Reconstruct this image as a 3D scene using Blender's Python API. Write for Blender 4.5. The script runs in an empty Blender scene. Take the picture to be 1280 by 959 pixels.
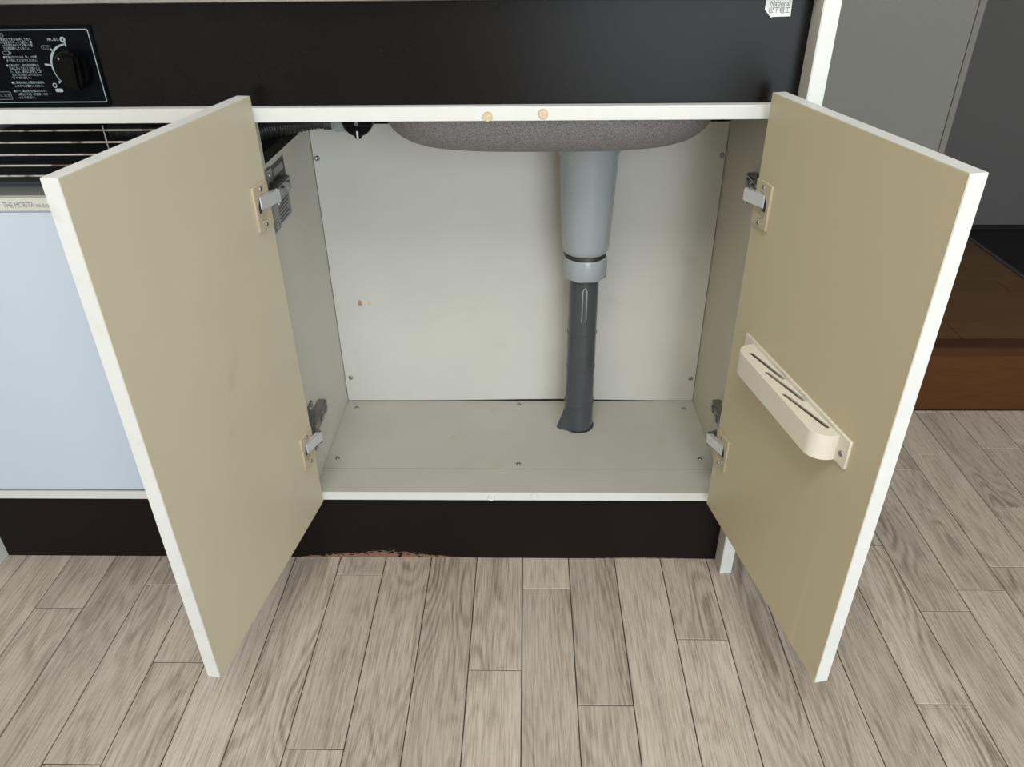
import bpy, bmesh, math, random
from mathutils import Vector, Matrix
random.seed(7)
C = bpy.context.scene.collection
scene = bpy.context.scene
PI = math.pi
R = math.radians

# ------------------------------------------------------------------ camera, world, lights, exposure
def cam_setup():
    pitch, yaw, roll = R(-31.496), R(-1.4176), R(-0.7055)
    F = Vector((math.sin(yaw)*math.cos(pitch), math.cos(yaw)*math.cos(pitch), math.sin(pitch)))
    r = Vector((math.cos(yaw), -math.sin(yaw), 0))
    u = r.cross(F)
    r2 = math.cos(roll)*r + math.sin(roll)*u
    u2 = -math.sin(roll)*r + math.cos(roll)*u
    cd = bpy.data.cameras.new('camera')
    cd.sensor_fit = 'HORIZONTAL'
    cd.sensor_width = 36.0
    cd.lens = 947.2252/1280*36.0
    cd.clip_start = 0.02
    co = bpy.data.objects.new('camera', cd)
    C.objects.link(co)
    m = Matrix((r2, u2, -F)).transposed().to_4x4()
    m.translation = Vector((0.0183, -0.9076, 0.9049))
    co.matrix_world = m
    scene.camera = co
cam_setup()
scene.view_settings.view_transform = 'Standard'
scene.view_settings.look = 'None'
scene.view_settings.gamma = 1.0
scene.view_settings.use_curve_mapping = False
scene.view_settings.exposure = 0.0
w = bpy.data.worlds.new('daylight')
scene.world = w
w.use_nodes = True
w.node_tree.nodes['Background'].inputs[0].default_value = (0.80, 0.90, 1.0, 1)
w.node_tree.nodes['Background'].inputs[1].default_value = 1.0

def area(name, loc, aim, sx, sy, power, col):
    l = bpy.data.lights.new(name, 'AREA')
    l.shape = 'RECTANGLE'; l.size = sx; l.size_y = sy; l.energy = power; l.color = col
    o = bpy.data.objects.new(name, l); C.objects.link(o)
    o.location = loc
    o.rotation_euler = (Vector(aim)-Vector(loc)).to_track_quat('-Z', 'Y').to_euler()
    return o
# daylight falling in through the glazed balcony door behind the photographer, right of centre
area('window_daylight', (1.00, -2.86, 1.02), (1.00, 0, 0.98), 1.65, 1.9, 47, (0.88, 0.955, 1.0))
# unseen overhead fill light, added to brighten the floor and doors
area('ceiling_fill', (-0.05, -1.45, 2.33), (-0.05, -1.45, 0), 0.9, 0.9, 35, (1.0, 0.965, 0.91))

# ------------------------------------------------------------------ materials
def mat(name, col, rough=0.5, metal=0.0, spec=0.5, noise=0.0, nscale=20.0, bump=0.0, bscale=200.0, dirt=None):
    m = bpy.data.materials.new(name); m.use_nodes = True
    nt = m.node_tree; b = nt.nodes['Principled BSDF']
    b.inputs['Roughness'].default_value = rough
    b.inputs['Metallic'].default_value = metal
    b.inputs['Specular IOR Level'].default_value = spec
    b.inputs['Base Color'].default_value = (*col, 1)
    tc = nt.nodes.new('ShaderNodeTexCoord')
    src = None
    if noise > 0:
        n = nt.nodes.new('ShaderNodeTexNoise'); n.inputs['Scale'].default_value = nscale
        n.inputs['Detail'].default_value = 5
        nt.links.new(tc.outputs['Object'], n.inputs['Vector'])
        mp = nt.nodes.new('ShaderNodeMapRange')
        mp.inputs['From Min'].default_value = 0.3; mp.inputs['From Max'].default_value = 0.7
        mp.inputs['To Min'].default_value = 1-noise; mp.inputs['To Max'].default_value = 1+noise
        nt.links.new(n.outputs['Fac'], mp.inputs['Value'])
        mx = nt.nodes.new('ShaderNodeVectorMath'); mx.operation = 'SCALE'
        mx.inputs[0].default_value = col
        nt.links.new(mp.outputs['Result'], mx.inputs['Scale'])
        src = mx.outputs['Vector']
        nt.links.new(src, b.inputs['Base Color'])
    if dirt:
        dcol, dsc, lo, hi = dirt
        n = nt.nodes.new('ShaderNodeTexNoise'); n.inputs['Scale'].default_value = dsc
        n.inputs['Detail'].default_value = 6
        nt.links.new(tc.outputs['Object'], n.inputs['Vector'])
        mp = nt.nodes.new('ShaderNodeMapRange')
        mp.inputs['From Min'].default_value = lo; mp.inputs['From Max'].default_value = hi
        nt.links.new(n.outputs['Fac'], mp.inputs['Value'])
        mi = nt.nodes.new('ShaderNodeMix'); mi.data_type = 'RGBA'
        nt.links.new(mp.outputs['Result'], mi.inputs['Factor'])
        if src: nt.links.new(src, mi.inputs['A'])
        else: mi.inputs['A'].default_value = (*col, 1)
        mi.inputs['B'].default_value = (*dcol, 1)
        nt.links.new(mi.outputs['Result'], b.inputs['Base Color'])
    if bump > 0:
        n = nt.nodes.new('ShaderNodeTexNoise'); n.inputs['Scale'].default_value = bscale
        n.inputs['Detail'].default_value = 3
        nt.links.new(tc.outputs['Object'], n.inputs['Vector'])
        bp = nt.nodes.new('ShaderNodeBump'); bp.inputs['Strength'].default_value = bump
        bp.inputs['Distance'].default_value = 0.002
        nt.links.new(n.outputs['Fac'], bp.inputs['Height'])
        nt.links.new(bp.outputs['Normal'], b.inputs['Normal'])
    return m

def node(nt, typ, **kw):
    n = nt.nodes.new(typ)
    for k, v in kw.items():
        if k in n.bl_rna.properties.keys(): setattr(n, k, v)
        else: n.inputs[k].default_value = v
    return n

def wood(name, light, dark, rough=0.45, contour=34.0, across=9.0, along=1.1, fine=0.5, con=0.5, vary=0.10, axis='Y', spec=0.4):
    """Printed wood: cathedral contours of a stretched noise, fine straight pores, tone differing from board to board."""
    m = bpy.data.materials.new(name); m.use_nodes = True
    nt = m.node_tree; b = nt.nodes['Principled BSDF']; L = nt.links.new
    b.inputs['Roughness'].default_value = rough; b.inputs['Specular IOR Level'].default_value = spec
    tc = node(nt, 'ShaderNodeTexCoord'); oi = node(nt, 'ShaderNodeObjectInfo')
    off = node(nt, 'ShaderNodeVectorMath', operation='SCALE'); off.inputs[0].default_value = (37.0, 91.0, 53.0)
    L(oi.outputs['Random'], off.inputs['Scale'])
    def stretched(sx, sy):
        v = node(nt, 'ShaderNodeVectorMath', operation='MULTIPLY')
        v.inputs[1].default_value = (sx, sy, 1) if axis == 'Y' else (sy, sx, sx)
        L(tc.outputs['Object'], v.inputs[0])
        a = node(nt, 'ShaderNodeVectorMath', operation='ADD')
        L(v.outputs[0], a.inputs[0]); L(off.outputs[0], a.inputs[1])
        return a.outputs[0]
    n1 = node(nt, 'ShaderNodeTexNoise', Scale=1.0, Detail=1.5, Roughness=0.45)
    L(stretched(across, along*1.6), n1.inputs['Vector'])
    mu = node(nt, 'ShaderNodeMath', operation='MULTIPLY'); mu.inputs[1].default_value = contour*2.6
    L(n1.outputs['Fac'], mu.inputs[0])
    sn = node(nt, 'ShaderNodeMath', operation='SINE'); L(mu.outputs[0], sn.inputs[0])
    mr = node(nt, 'ShaderNodeMapRange'); mr.inputs['From Min'].default_value = -1.0; mr.inputs['From Max'].default_value = 1.0
    L(sn.outputs[0], mr.inputs['Value'])
    pw = node(nt, 'ShaderNodeMath', operation='POWER'); pw.inputs[1].default_value = 1.5
    L(mr.outputs['Result'], pw.inputs[0])
    n2 = node(nt, 'ShaderNodeTexNoise', Scale=1.0, Detail=4.0, Roughness=0.65)
    L(stretched(520.0, 17.0), n2.inputs['Vector'])
    n3 = node(nt, 'ShaderNodeTexNoise', Scale=1.0, Detail=3.0, Roughness=0.5)
    L(stretched(22.0, 2.4), n3.inputs['Vector'])
    s2 = node(nt, 'ShaderNodeMapRange'); s2.inputs['From Min'].default_value = 0.43; s2.inputs['From Max'].default_value = 0.64
    L(n2.outputs['Fac'], s2.inputs['Value'])
    s3 = node(nt, 'ShaderNodeMapRange'); s3.inputs['From Min'].default_value = 0.35; s3.inputs['From Max'].default_value = 0.72
    L(n3.outputs['Fac'], s3.inputs['Value'])
    m3 = node(nt, 'ShaderNodeMath', operation='MULTIPLY'); L(pw.outputs[0], m3.inputs[0]); L(s3.outputs['Result'], m3.inputs[1])
    w1 = node(nt, 'ShaderNodeMath', operation='MULTIPLY'); w1.inputs[1].default_value = con; L(m3.outputs[0], w1.inputs[0])
    w2 = node(nt, 'ShaderNodeMath', operation='MULTIPLY'); w2.inputs[1].default_value = fine; L(s2.outputs['Result'], w2.inputs[0])
    ad = node(nt, 'ShaderNodeMath', operation='ADD'); L(w1.outputs[0], ad.inputs[0]); L(w2.outputs[0], ad.inputs[1])
    w3 = node(nt, 'ShaderNodeMath', operation='MULTIPLY'); w3.inputs[1].default_value = 0.16; L(s3.outputs['Result'], w3.inputs[0])
    ad2 = node(nt, 'ShaderNodeMath', operation='ADD', use_clamp=True); L(ad.outputs[0], ad2.inputs[0]); L(w3.outputs[0], ad2.inputs[1])
    mi = node(nt, 'ShaderNodeMix', data_type='RGBA')
    mi.inputs['A'].default_value = (*light, 1); mi.inputs['B'].default_value = (*dark, 1)
    L(ad2.outputs[0], mi.inputs['Factor'])
    hs = node(nt, 'ShaderNodeMath', operation='FRACT'); h7 = node(nt, 'ShaderNodeMath', operation='MULTIPLY'); h7.inputs[1].default_value = 17.3
    L(oi.outputs['Random'], h7.inputs[0]); L(h7.outputs[0], hs.inputs[0])
    cm = node(nt, 'ShaderNodeMapRange'); cm.inputs['To Min'].default_value = con*0.45; cm.inputs['To Max'].default_value = con*1.5
    L(hs.outputs[0], cm.inputs['Value']); L(cm.outputs['Result'], w1.inputs[1])
    vr = node(nt, 'ShaderNodeMapRange'); vr.inputs['To Min'].default_value = 1-vary; vr.inputs['To Max'].default_value = 1+vary
    L(oi.outputs['Random'], vr.inputs['Value'])
    sc = node(nt, 'ShaderNodeVectorMath', operation='SCALE'); L(mi.outputs['Result'], sc.inputs[0]); L(vr.outputs['Result'], sc.inputs['Scale'])
    L(sc.outputs[0], b.inputs['Base Color'])
    bp = node(nt, 'ShaderNodeBump', Strength=0.12, Distance=0.0006)
    L(s2.outputs['Result'], bp.inputs['Height']); L(bp.outputs['Normal'], b.inputs['Normal'])
    return m

M = {}
M['white'] = mat('white edge band', (0.655, 0.668, 0.645), 0.45, noise=0.03, nscale=30, dirt=((0.52, 0.50, 0.44), 22.0, 0.60, 0.85))
M['white_rail'] = mat('white rail laminate', (0.665, 0.678, 0.655), 0.42, noise=0.02, nscale=60)
M['beige'] = mat('beige door lining', (0.545, 0.492, 0.365), 0.42, noise=0.03, nscale=7, dirt=((0.36, 0.29, 0.19), 9.0, 0.62, 0.9))
M['inner'] = mat('pale grey cabinet lining', (0.56, 0.56, 0.515), 0.5, noise=0.03, nscale=9, dirt=((0.45, 0.43, 0.36), 16.0, 0.66, 0.95))
M['inner_floor'] = mat('stained grey cabinet floor', (0.425, 0.422, 0.37), 0.45, noise=0.05, nscale=8, dirt=((0.34, 0.31, 0.22), 14.0, 0.62, 0.92))
M['inner_right'] = mat('bounce tinted cabinet side lining', (0.51, 0.47, 0.385), 0.5, noise=0.03, nscale=9)  # brown tint puts light bounced off the right door into the colour
M['inner_side'] = mat('grey cabinet side lining', (0.53, 0.52, 0.46), 0.5, noise=0.03, nscale=9)
M['fascia'] = mat('dark brown laminate', (0.0055, 0.0045, 0.0043), 0.27, spec=0.17, noise=0.12, nscale=14, bump=0.05, bscale=90)
M['black'] = mat('black plastic', (0.0016, 0.0016, 0.0018), 0.35, spec=0.12)
M['panel_black'] = mat('black control panel', (0.0016, 0.0026, 0.004), 0.3, spec=0.07)
M['print'] = mat('pale print', (0.30, 0.36, 0.38), 0.5)
M['print_dim'] = mat('dim pale print', (0.15, 0.17, 0.20), 0.5)
M['chrome'] = mat('bright nickel', (0.78, 0.80, 0.85), 0.26, metal=0.7)
M['steel'] = mat('dull steel', (0.32, 0.32, 0.32), 0.35, metal=1.0, noise=0.15, nscale=60)
M['recess_shade'] = mat('painted recess shade', (0.03, 0.027, 0.022), 0.5, metal=0.3)
M['cream'] = mat('cream plastic', (0.68, 0.60, 0.44), 0.4)
M['cream_dull'] = mat('cream hinge plastic', (0.46, 0.40, 0.285), 0.42)
M['rack'] = mat('ivory plastic', (0.69, 0.655, 0.555), 0.32, noise=0.02, nscale=30)
M['pvc'] = mat('light grey drain plastic', (0.31, 0.345, 0.365), 0.17)
M['pvc_dark'] = mat('dark grey pipe plastic', (0.057, 0.064, 0.070), 0.17, noise=0.06, nscale=30)
M['rubber'] = mat('black ribbed rubber', (0.022, 0.022, 0.022), 0.45)
M['plug'] = mat('tan plug', (0.62, 0.50, 0.33), 0.6, noise=0.15, nscale=500)
M['wall'] = mat('warm grey wallpaper', (0.150, 0.149, 0.136), 0.8, bump=0.1, bscale=400)
M['wall_room'] = mat('off white wallpaper', (0.62, 0.60, 0.56), 0.85, bump=0.1, bscale=300)
M['hall'] = mat('grey hall wallpaper', (0.120, 0.117, 0.116), 0.8, bump=0.1, bscale=300)
M['jamb'] = mat('grey jamb paint', (0.13, 0.125, 0.112), 0.6)
M['entry'] = mat('black entry tile', (0.004, 0.004, 0.005), 0.6)
M['ceiling'] = mat('white ceiling', (0.75, 0.74, 0.72), 0.9)
M['stainless'] = mat('brushed stainless', (0.62, 0.63, 0.63), 0.3, metal=1.0, noise=0.06, nscale=40)
M['fridge'] = mat('bluish white enamel', (0.545, 0.62, 0.725), 0.35)
M['fridge_trim'] = mat('greyish cream trim', (0.60, 0.61, 0.545), 0.45)
M['fridge_top'] = mat('grey olive fridge top', (0.22, 0.225, 0.21), 0.45)
M['fridge_body'] = mat('dark slate fridge body', (0.06, 0.065, 0.08), 0.45)
M['ink'] = mat('grey ink', (0.10, 0.11, 0.11), 0.6)
M['ink_pale'] = mat('pale grey ink', (0.20, 0.21, 0.20), 0.6)
M['wire'] = mat('rust flecked grey wire', (0.40, 0.385, 0.35), 0.5, dirt=((0.10, 0.06, 0.035), 45.0, 0.52, 0.62))
M['paper'] = mat('white paper', (0.86, 0.87, 0.86), 0.6)
M['alu'] = mat('brushed label foil', (0.28, 0.285, 0.285), 0.45, metal=0.6, noise=0.1, nscale=80)
M['label_ink'] = mat('dark label print', (0.06, 0.06, 0.062), 0.6)
M['plank'] = wood('whitewashed oak board', (0.535, 0.472, 0.402), (0.195, 0.152, 0.115), 0.42, contour=44, across=14, along=1.5, fine=0.50, con=0.46, vary=0.11)
M['joint'] = mat('dark board joint', (0.05, 0.04, 0.033), 0.8)
M['step_plank'] = wood('brown step board', (0.125, 0.070, 0.031), (0.070, 0.036, 0.015), 0.4, contour=16, across=8, fine=0.3, con=0.25, vary=0.10, axis='X', spec=0.15)
M['riser'] = wood('red brown riser wood', (0.092, 0.034, 0.011), (0.050, 0.018, 0.006), 0.45, contour=14, across=8, fine=0.3, con=0.2, vary=0.05, axis='X', spec=0.15)
M['nosing'] = wood('dark step nosing', (0.065, 0.026, 0.012), (0.035, 0.013, 0.006), 0.4, contour=14, across=8, fine=0.3, con=0.2, axis='X', spec=0.15)
M['grey_trim'] = mat('grey rubber trim', (0.05, 0.05, 0.05), 0.6)

def speckle():
    m = bpy.data.materials.new('speckled sound-damping coating'); m.use_nodes = True
    nt = m.node_tree; b = nt.nodes['Principled BSDF']; L = nt.links.new
    b.inputs['Roughness'].default_value = 0.55
    tc = node(nt, 'ShaderNodeTexCoord')
    n = node(nt, 'ShaderNodeTexNoise', Scale=620.0, Detail=3.0, Roughness=0.75); L(tc.outputs['Object'], n.inputs['Vector'])
    mp = node(nt, 'ShaderNodeMapRange'); mp.inputs['From Min'].default_value = 0.38; mp.inputs['From Max'].default_value = 0.64
    L(n.outputs['Fac'], mp.inputs['Value'])
    mi = node(nt, 'ShaderNodeMix', data_type='RGBA')
    mi.inputs['A'].default_value = (0.12, 0.115, 0.113, 1); mi.inputs['B'].default_value = (0.33, 0.32, 0.318, 1)
    L(mp.outputs['Result'], mi.inputs['Factor']); L(mi.outputs['Result'], b.inputs['Base Color'])
    bp = node(nt, 'ShaderNodeBump', Strength=0.7, Distance=0.002); L(n.outputs['Fac'], bp.inputs['Height']); L(bp.outputs['Normal'], b.inputs['Normal'])
    return m
M['speckle'] = speckle()

def kick_mat():
    """Dark laminate, chipped to bare fibreboard along the floor between two stretches of its length."""
    m = mat('chipped dark kick board', (0.0100, 0.0062, 0.0056), 0.38, spec=0.14)
    nt = m.node_tree; b = nt.nodes['Principled BSDF']; L = nt.links.new
    tc = node(nt, 'ShaderNodeTexCoord'); sp = node(nt, 'ShaderNodeSeparateXYZ'); L(tc.outputs['Object'], sp.inputs[0])
    cr = node(nt, 'ShaderNodeValToRGB')
    xs = node(nt, 'ShaderNodeMapRange'); xs.inputs['From Min'].default_value = -0.36; xs.inputs['From Max'].default_value = 0.34
    L(sp.outputs['X'], xs.inputs['Value']); L(xs.outputs['Result'], cr.inputs['Fac'])
    e = cr.color_ramp.elements
    pts = [(0.0, .0), (.03, .25), (.09, .5), (.15, .62), (.19, .98), (.24, .85), (.30, .45), (.37, .12), (.42, 0), (.66, 0), (.74, .12), (.80, .24), (.86, .1), (.90, .08), (1, 0)]
    e[0].position = 0; e[0].color = (0, 0, 0, 1); e[1].position = 1; e[1].color = (0, 0, 0, 1)
    for p_, v_ in pts[1:-1]:
        k = e.new(p_); k.color = (v_, v_, v_, 1)
    n = node(nt, 'ShaderNodeTexNoise', Scale=130.0, Detail=4.0, Roughness=0.7)
    vm = node(nt, 'ShaderNodeVectorMath', operation='MULTIPLY'); vm.inputs[1].default_value = (1, 1, 3.0); L(tc.outputs['Object'], vm.inputs[0]); L(vm.outputs[0], n.inputs['Vector'])
    nm = node(nt, 'ShaderNodeMapRange'); nm.inputs['From Min'].default_value = 0.3; nm.inputs['From Max'].default_value = 0.7
    nm.inputs['To Min'].default_value = 0.1; nm.inputs['To Max'].default_value = 1.5; L(n.outputs['Fac'], nm.inputs['Value'])
    h = node(nt, 'ShaderNodeMath', operation='MULTIPLY'); L(cr.outputs['Color'], h.inputs[0]); L(nm.outputs['Result'], h.inputs[1])
    hz = node(nt, 'ShaderNodeMath', operation='MULTIPLY'); hz.inputs[1].default_value = 0.0165; L(h.outputs[0], hz.inputs[0])
    lt = node(nt, 'ShaderNodeMath', operation='LESS_THAN'); L(sp.outputs['Z'], lt.inputs[0]); L(hz.outputs[0], lt.inputs[1])
    n2 = node(nt, 'ShaderNodeTexNoise', Scale=60.0, Detail=4.0); L(vm.outputs[0], n2.inputs['Vector'])
    g2 = node(nt, 'ShaderNodeMath', operation='GREATER_THAN'); g2.inputs[1].default_value = 0.40; L(n2.outputs['Fac'], g2.inputs[0])
    an = node(nt, 'ShaderNodeMath', operation='MULTIPLY'); L(lt.outputs[0], an.inputs[0]); L(g2.outputs[0], an.inputs[1])
    mi = node(nt, 'ShaderNodeMix', data_type='RGBA')
    mi.inputs['A'].default_value = (0.0100, 0.0062, 0.0056, 1); mi.inputs['B'].default_value = (0.21, 0.125, 0.085, 1)
    L(an.outputs[0], mi.inputs['Factor']); L(mi.outputs['Result'], b.inputs['Base Color'])
    return m
M['kick'] = kick_mat()

def streak_beige():
    """The right door's lining: the same beige with its shade put into the colour, darker and yellower, with pale vertical drip streaks low down near the free edge."""
    m = mat('streaked beige door lining', (0.515, 0.455, 0.305), 0.40)
    nt = m.node_tree; b = nt.nodes['Principled BSDF']; L = nt.links.new
    tc = node(nt, 'ShaderNodeTexCoord'); sp = node(nt, 'ShaderNodeSeparateXYZ'); L(tc.outputs['Object'], sp.inputs[0])
    vm = node(nt, 'ShaderNodeVectorMath', operation='MULTIPLY'); vm.inputs[1].default_value = (70, 1, 1.6); L(tc.outputs['Object'], vm.inputs[0])
    n = node(nt, 'ShaderNodeTexNoise', Scale=1.0, Detail=2.0); L(vm.outputs[0], n.inputs['Vector'])
    a = node(nt, 'ShaderNodeMapRange'); a.inputs['From Min'].default_value = 0.56; a.inputs['From Max'].default_value = 0.74; L(n.outputs['Fac'], a.inputs['Value'])
    z = node(nt, 'ShaderNodeMapRange'); z.inputs['From Min'].default_value = 0.34; z.inputs['From Max'].default_value = 0.22; L(sp.outputs['Z'], z.inputs['Value'])
    x = node(nt, 'ShaderNodeMapRange'); x.inputs['From Min'].default_value = 0.12; x.inputs['From Max'].default_value = 0.22; L(sp.outputs['X'], x.inputs['Value'])
    m1 = node(nt, 'ShaderNodeMath', operation='MULTIPLY'); L(a.outputs[0], m1.inputs[0]); L(z.outputs[0], m1.inputs[1])
    m2 = node(nt, 'ShaderNodeMath', operation='MULTIPLY'); L(m1.outputs[0], m2.inputs[0]); L(x.outputs[0], m2.inputs[1])
    m3 = node(nt, 'ShaderNodeMath', operation='MULTIPLY'); m3.inputs[1].default_value = 0.55; L(m2.outputs[0], m3.inputs[0])
    mi = node(nt, 'ShaderNodeMix', data_type='RGBA')
    mi.inputs['A'].default_value = (0.515, 0.455, 0.305, 1); mi.inputs['B'].default_value = (0.60, 0.52, 0.38, 1)
    L(m3.outputs[0], mi.inputs['Factor']); L(mi.outputs['Result'], b.inputs['Base Color'])
    return m
M['beige_shaded'] = streak_beige()

# ------------------------------------------------------------------ builders
def link(name, me, m=None, parent=None, loc=None):
    o = bpy.data.objects.new(name, me); C.objects.link(o)
    if m is not None:
        for x in (m if isinstance(m, (list, tuple)) else [m]): me.materials.append(x)
    if parent is not None: o.parent = parent
    if loc is not None: o.location = loc
    return o
def bm_obj(name, bm, m, parent=None, smooth=False, loc=None):
    bmesh.ops.recalc_face_normals(bm, faces=bm.faces)
    me = bpy.data.meshes.new(name); bm.to_mesh(me); bm.free()
    if smooth:
        for p in me.polygons: p.use_smooth = True
        me.set_sharp_from_angle(angle=R(35))
    return link(name, me, m, parent, loc)
def add_box(bm, x0, x1, y0, y1, z0, z1, bev=0.0, mtx=None):
    t = bmesh.new()
    bmesh.ops.create_cube(t, size=1.0)
    bmesh.ops.scale(t, vec=(abs(x1-x0), abs(y1-y0), abs(z1-z0)), verts=t.verts)
    bmesh.ops.translate(t, vec=((x0+x1)/2, (y0+y1)/2, (z0+z1)/2), verts=t.verts)
    if bev > 0: bmesh.ops.bevel(t, geom=list(t.edges), offset=bev, segments=2, affect='EDGES')
    if mtx is not None: bmesh.ops.transform(t, matrix=mtx, verts=t.verts)
    me = bpy.data.meshes.new('tmp'); t.to_mesh(me); t.free()
    bm.from_mesh(me); bpy.data.meshes.remove(me)
def box(name, m, x0, x1, y0, y1, z0, z1, parent=None, bev=0.0, loc=None):
    bm = bmesh.new(); add_box(bm, x0, x1, y0, y1, z0, z1, bev)
    return bm_obj(name, bm, m, parent, loc=loc)
def lathe(bm, prof, seg=40, mtx=None):
    """prof: (radius, height) pairs turned about Z."""
    rings = []
    for r, z in prof:
        if r < 1e-6: rings.append([bm.verts.new((0, 0, z))])
        else: rings.append([bm.verts.new((r*math.cos(2*PI*i/seg), r*math.sin(2*PI*i/seg), z)) for i in range(seg)])
    for a, b in zip(rings, rings[1:]):
        for i in range(seg):
            j = (i+1) % seg
            if len(a) == 1 and len(b) > 1: bm.faces.new((a[0], b[i], b[j]))
            elif len(b) == 1 and len(a) > 1: bm.faces.new((a[i], a[j], b[0]))
            elif len(a) > 1: bm.faces.new((a[i], a[j], b[j], b[i]))
    if mtx is not None:
        bmesh.ops.transform(bm, matrix=mtx, verts=[v for r_ in rings for v in r_])
def tube(bm, pts, r, seg=10, radii=None):
    pts = [Vector(p) for p in pts]; prev = None; rings = []
    for i, p in enumerate(pts):
        t = (pts[min(i+1, len(pts)-1)]-pts[max(i-1, 0)]).normalized()
        n = Vector((0, 0, 1)).cross(t) if prev is None else prev
        if n.length < 1e-4: n = Vector((1, 0, 0)).cross(t)
        n = (n - t*n.dot(t)).normalized(); prev = n; bn = t.cross(n)
        rr = radii[i] if radii else r
        rings.append([bm.verts.new(p+rr*(n*math.cos(2*PI*k/seg)+bn*math.sin(2*PI*k/seg))) for k in range(seg)])
    for a, b in zip(rings, rings[1:]):
        for k in range(seg): bm.faces.new((a[k], a[(k+1) % seg], b[(k+1) % seg], b[k]))
    bm.faces.new(rings[0][::-1]); bm.faces.new(rings[-1])
def to_mesh(o, name):
    dg = bpy.context.evaluated_depsgraph_get()
    me = bpy.data.meshes.new_from_object(o.evaluated_get(dg))
    me.name = name
    d = o.data; bpy.data.objects.remove(o)
    bpy.data.curves.remove(d)
    return me
def plate_mesh(name, loops, thick, mtx=None, bev=0.0):
    """Flat plate from an outline and holes (2D loops), thickness along +Z."""
    cu = bpy.data.curves.new(name, 'CURVE'); cu.dimensions = '2D'; cu.fill_mode = 'BOTH'
    cu.extrude = thick/2-bev; cu.bevel_depth = bev; cu.bevel_resolution = 1
    cu.offset = -bev
    for lp in loops:
        s = cu.splines.new('POLY'); s.points.add(len(lp)-1)
        for p, (x, y) in zip(s.points, lp): p.co = (x, y, 0, 1)
        s.use_cyclic_u = True
    o = bpy.data.objects.new(name, cu); C.objects.link(o)
    bpy.context.view_layer.update()
    me = to_mesh(o, name)
    me.transform(Matrix.Translation((0, 0, thick/2)))
    if mtx is not None: me.transform(mtx)
    return me
FONT = bpy.data.fonts[0] if bpy.data.fonts else None
def text_mesh(name, body, size, align='LEFT', depth=0.0, shear=0.0, sx=1.0):
    cu = bpy.data.curves.new(name, 'FONT'); cu.body = body; cu.size = size
    cu.align_x = align; cu.align_y = 'CENTER'; cu.extrude = depth; cu.resolution_u = 2; cu.shear = shear
    cu.fill_mode = 'FRONT'
    o = bpy.data.objects.new(name, cu); C.objects.link(o)
    bpy.context.view_layer.update()
    me = to_mesh(o, name)
    if sx != 1.0: me.transform(Matrix.Diagonal((sx, 1, 1, 1)))
    return me
FRONT = Matrix.Rotation(R(90), 4, 'X')      # XY drawing -> stands upright facing -Y
def circle(r, n=32, cx=0, cy=0): return [(cx+r*math.cos(2*PI*i/n), cy+r*math.sin(2*PI*i/n)) for i in range(n)]
def rrect(x0, x1, y0, y1, r, n=6):
    out = []
    for cx, cy, a0 in ((x1-r, y1-r, 0), (x0+r, y1-r, 90), (x0+r, y0+r, 180), (x1-r, y0+r, 270)):
        for i in range(n+1):
            a = R(a0+90*i/n); out.append((cx+r*math.cos(a), cy+r*math.sin(a)))
    return out
def thing(name, label, cat, loc=(0, 0, 0), group=None):
    o = bpy.data.objects.new(name, None); C.objects.link(o); o.location = loc
    o.empty_display_size = 0.05
    o['label'] = label; o['category'] = cat
    if group: o['group'] = group
    return o
def tag(o, label, cat, group=None):
    o['label'] = label; o['category'] = cat
    if group: o['group'] = group
    return o
def struct(o): o['kind'] = 'structure'; return o

SCREW = None
def screw(parent, p, nrm, r=0.0036, m=None):
    """A small domed cross-head screw, copied with shared mesh."""
    global SCREW
    if SCREW is None:
        bm = bmesh.new()
        lathe(bm, [(1.0, -0.3), (1.0, 0.12), (0.8, 0.36), (0.45, 0.48), (0.32, 0.30), (0, 0.22)], 16)
        bmesh.ops.recalc_face_normals(bm, faces=bm.faces)
        SCREW = bpy.data.meshes.new('screw'); bm.to_mesh(SCREW); bm.free()
        for q in SCREW.polygons: q.use_smooth = True
        SCREW.materials.append(M['steel'])
    o = bpy.data.objects.new('screw', SCREW); C.objects.link(o)
    o.parent = parent; o.scale = (r, r, r)
    o.location = p; o.rotation_euler = Vector(nrm).to_track_quat('Z', 'Y').to_euler()
    return o

# ------------------------------------------------------------------ the room
X0, X1, Y0, YB, CEIL = -0.90, 2.05, -2.90, 0.46, 2.40
XJ = 0.7525
floor = struct(box('floor', M['joint'], X0, X1, Y0, YB, -0.03, -0.0016))
PWID = 0.07575; PX0 = 0.0096
joints = {-4: -.0257, -1: -.2065, 0: -.053, 1: -.2613, -10: -.0991, -8: -.0497, -7: -.1979, 3: -.1503, 7: .048, 11: .148, 10: -.0005, 13: .35, 12: .02, 9: -.05, 8: .21}
def board_mesh(bm, x0, x1, y0, y1, mtx=None):
    g = 0.0007; c = 0.0006; z = 0.0
    v = [bm.verts.new(q) for q in ((x0+g, y0+g, -.003), (x1-g, y0+g, -.003), (x1-g, y1-g, -.003), (x0+g, y1-g, -.003),
         (x0+g, y0+g, z-.0007), (x1-g, y0+g, z-.0007), (x1-g, y1-g, z-.0007), (x0+g, y1-g, z-.0007),
         (x0+g+c, y0+g+c, z), (x1-g-c, y0+g+c, z), (x1-g-c, y1-g-c, z), (x0+g+c, y1-g-c, z))]
    for a in range(4):
        b = (a+1) % 4
        bm.faces.new((v[a], v[b], v[4+b], v[4+a])); bm.faces.new((v[4+a], v[4+b], v[8+b], v[8+a]))
    bm.faces.new(v[8:12])
rest = bmesh.new()
i0 = int(math.floor((X0-PX0)/PWID)); i1 = int(math.floor((X1-PX0)/PWID))
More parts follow.
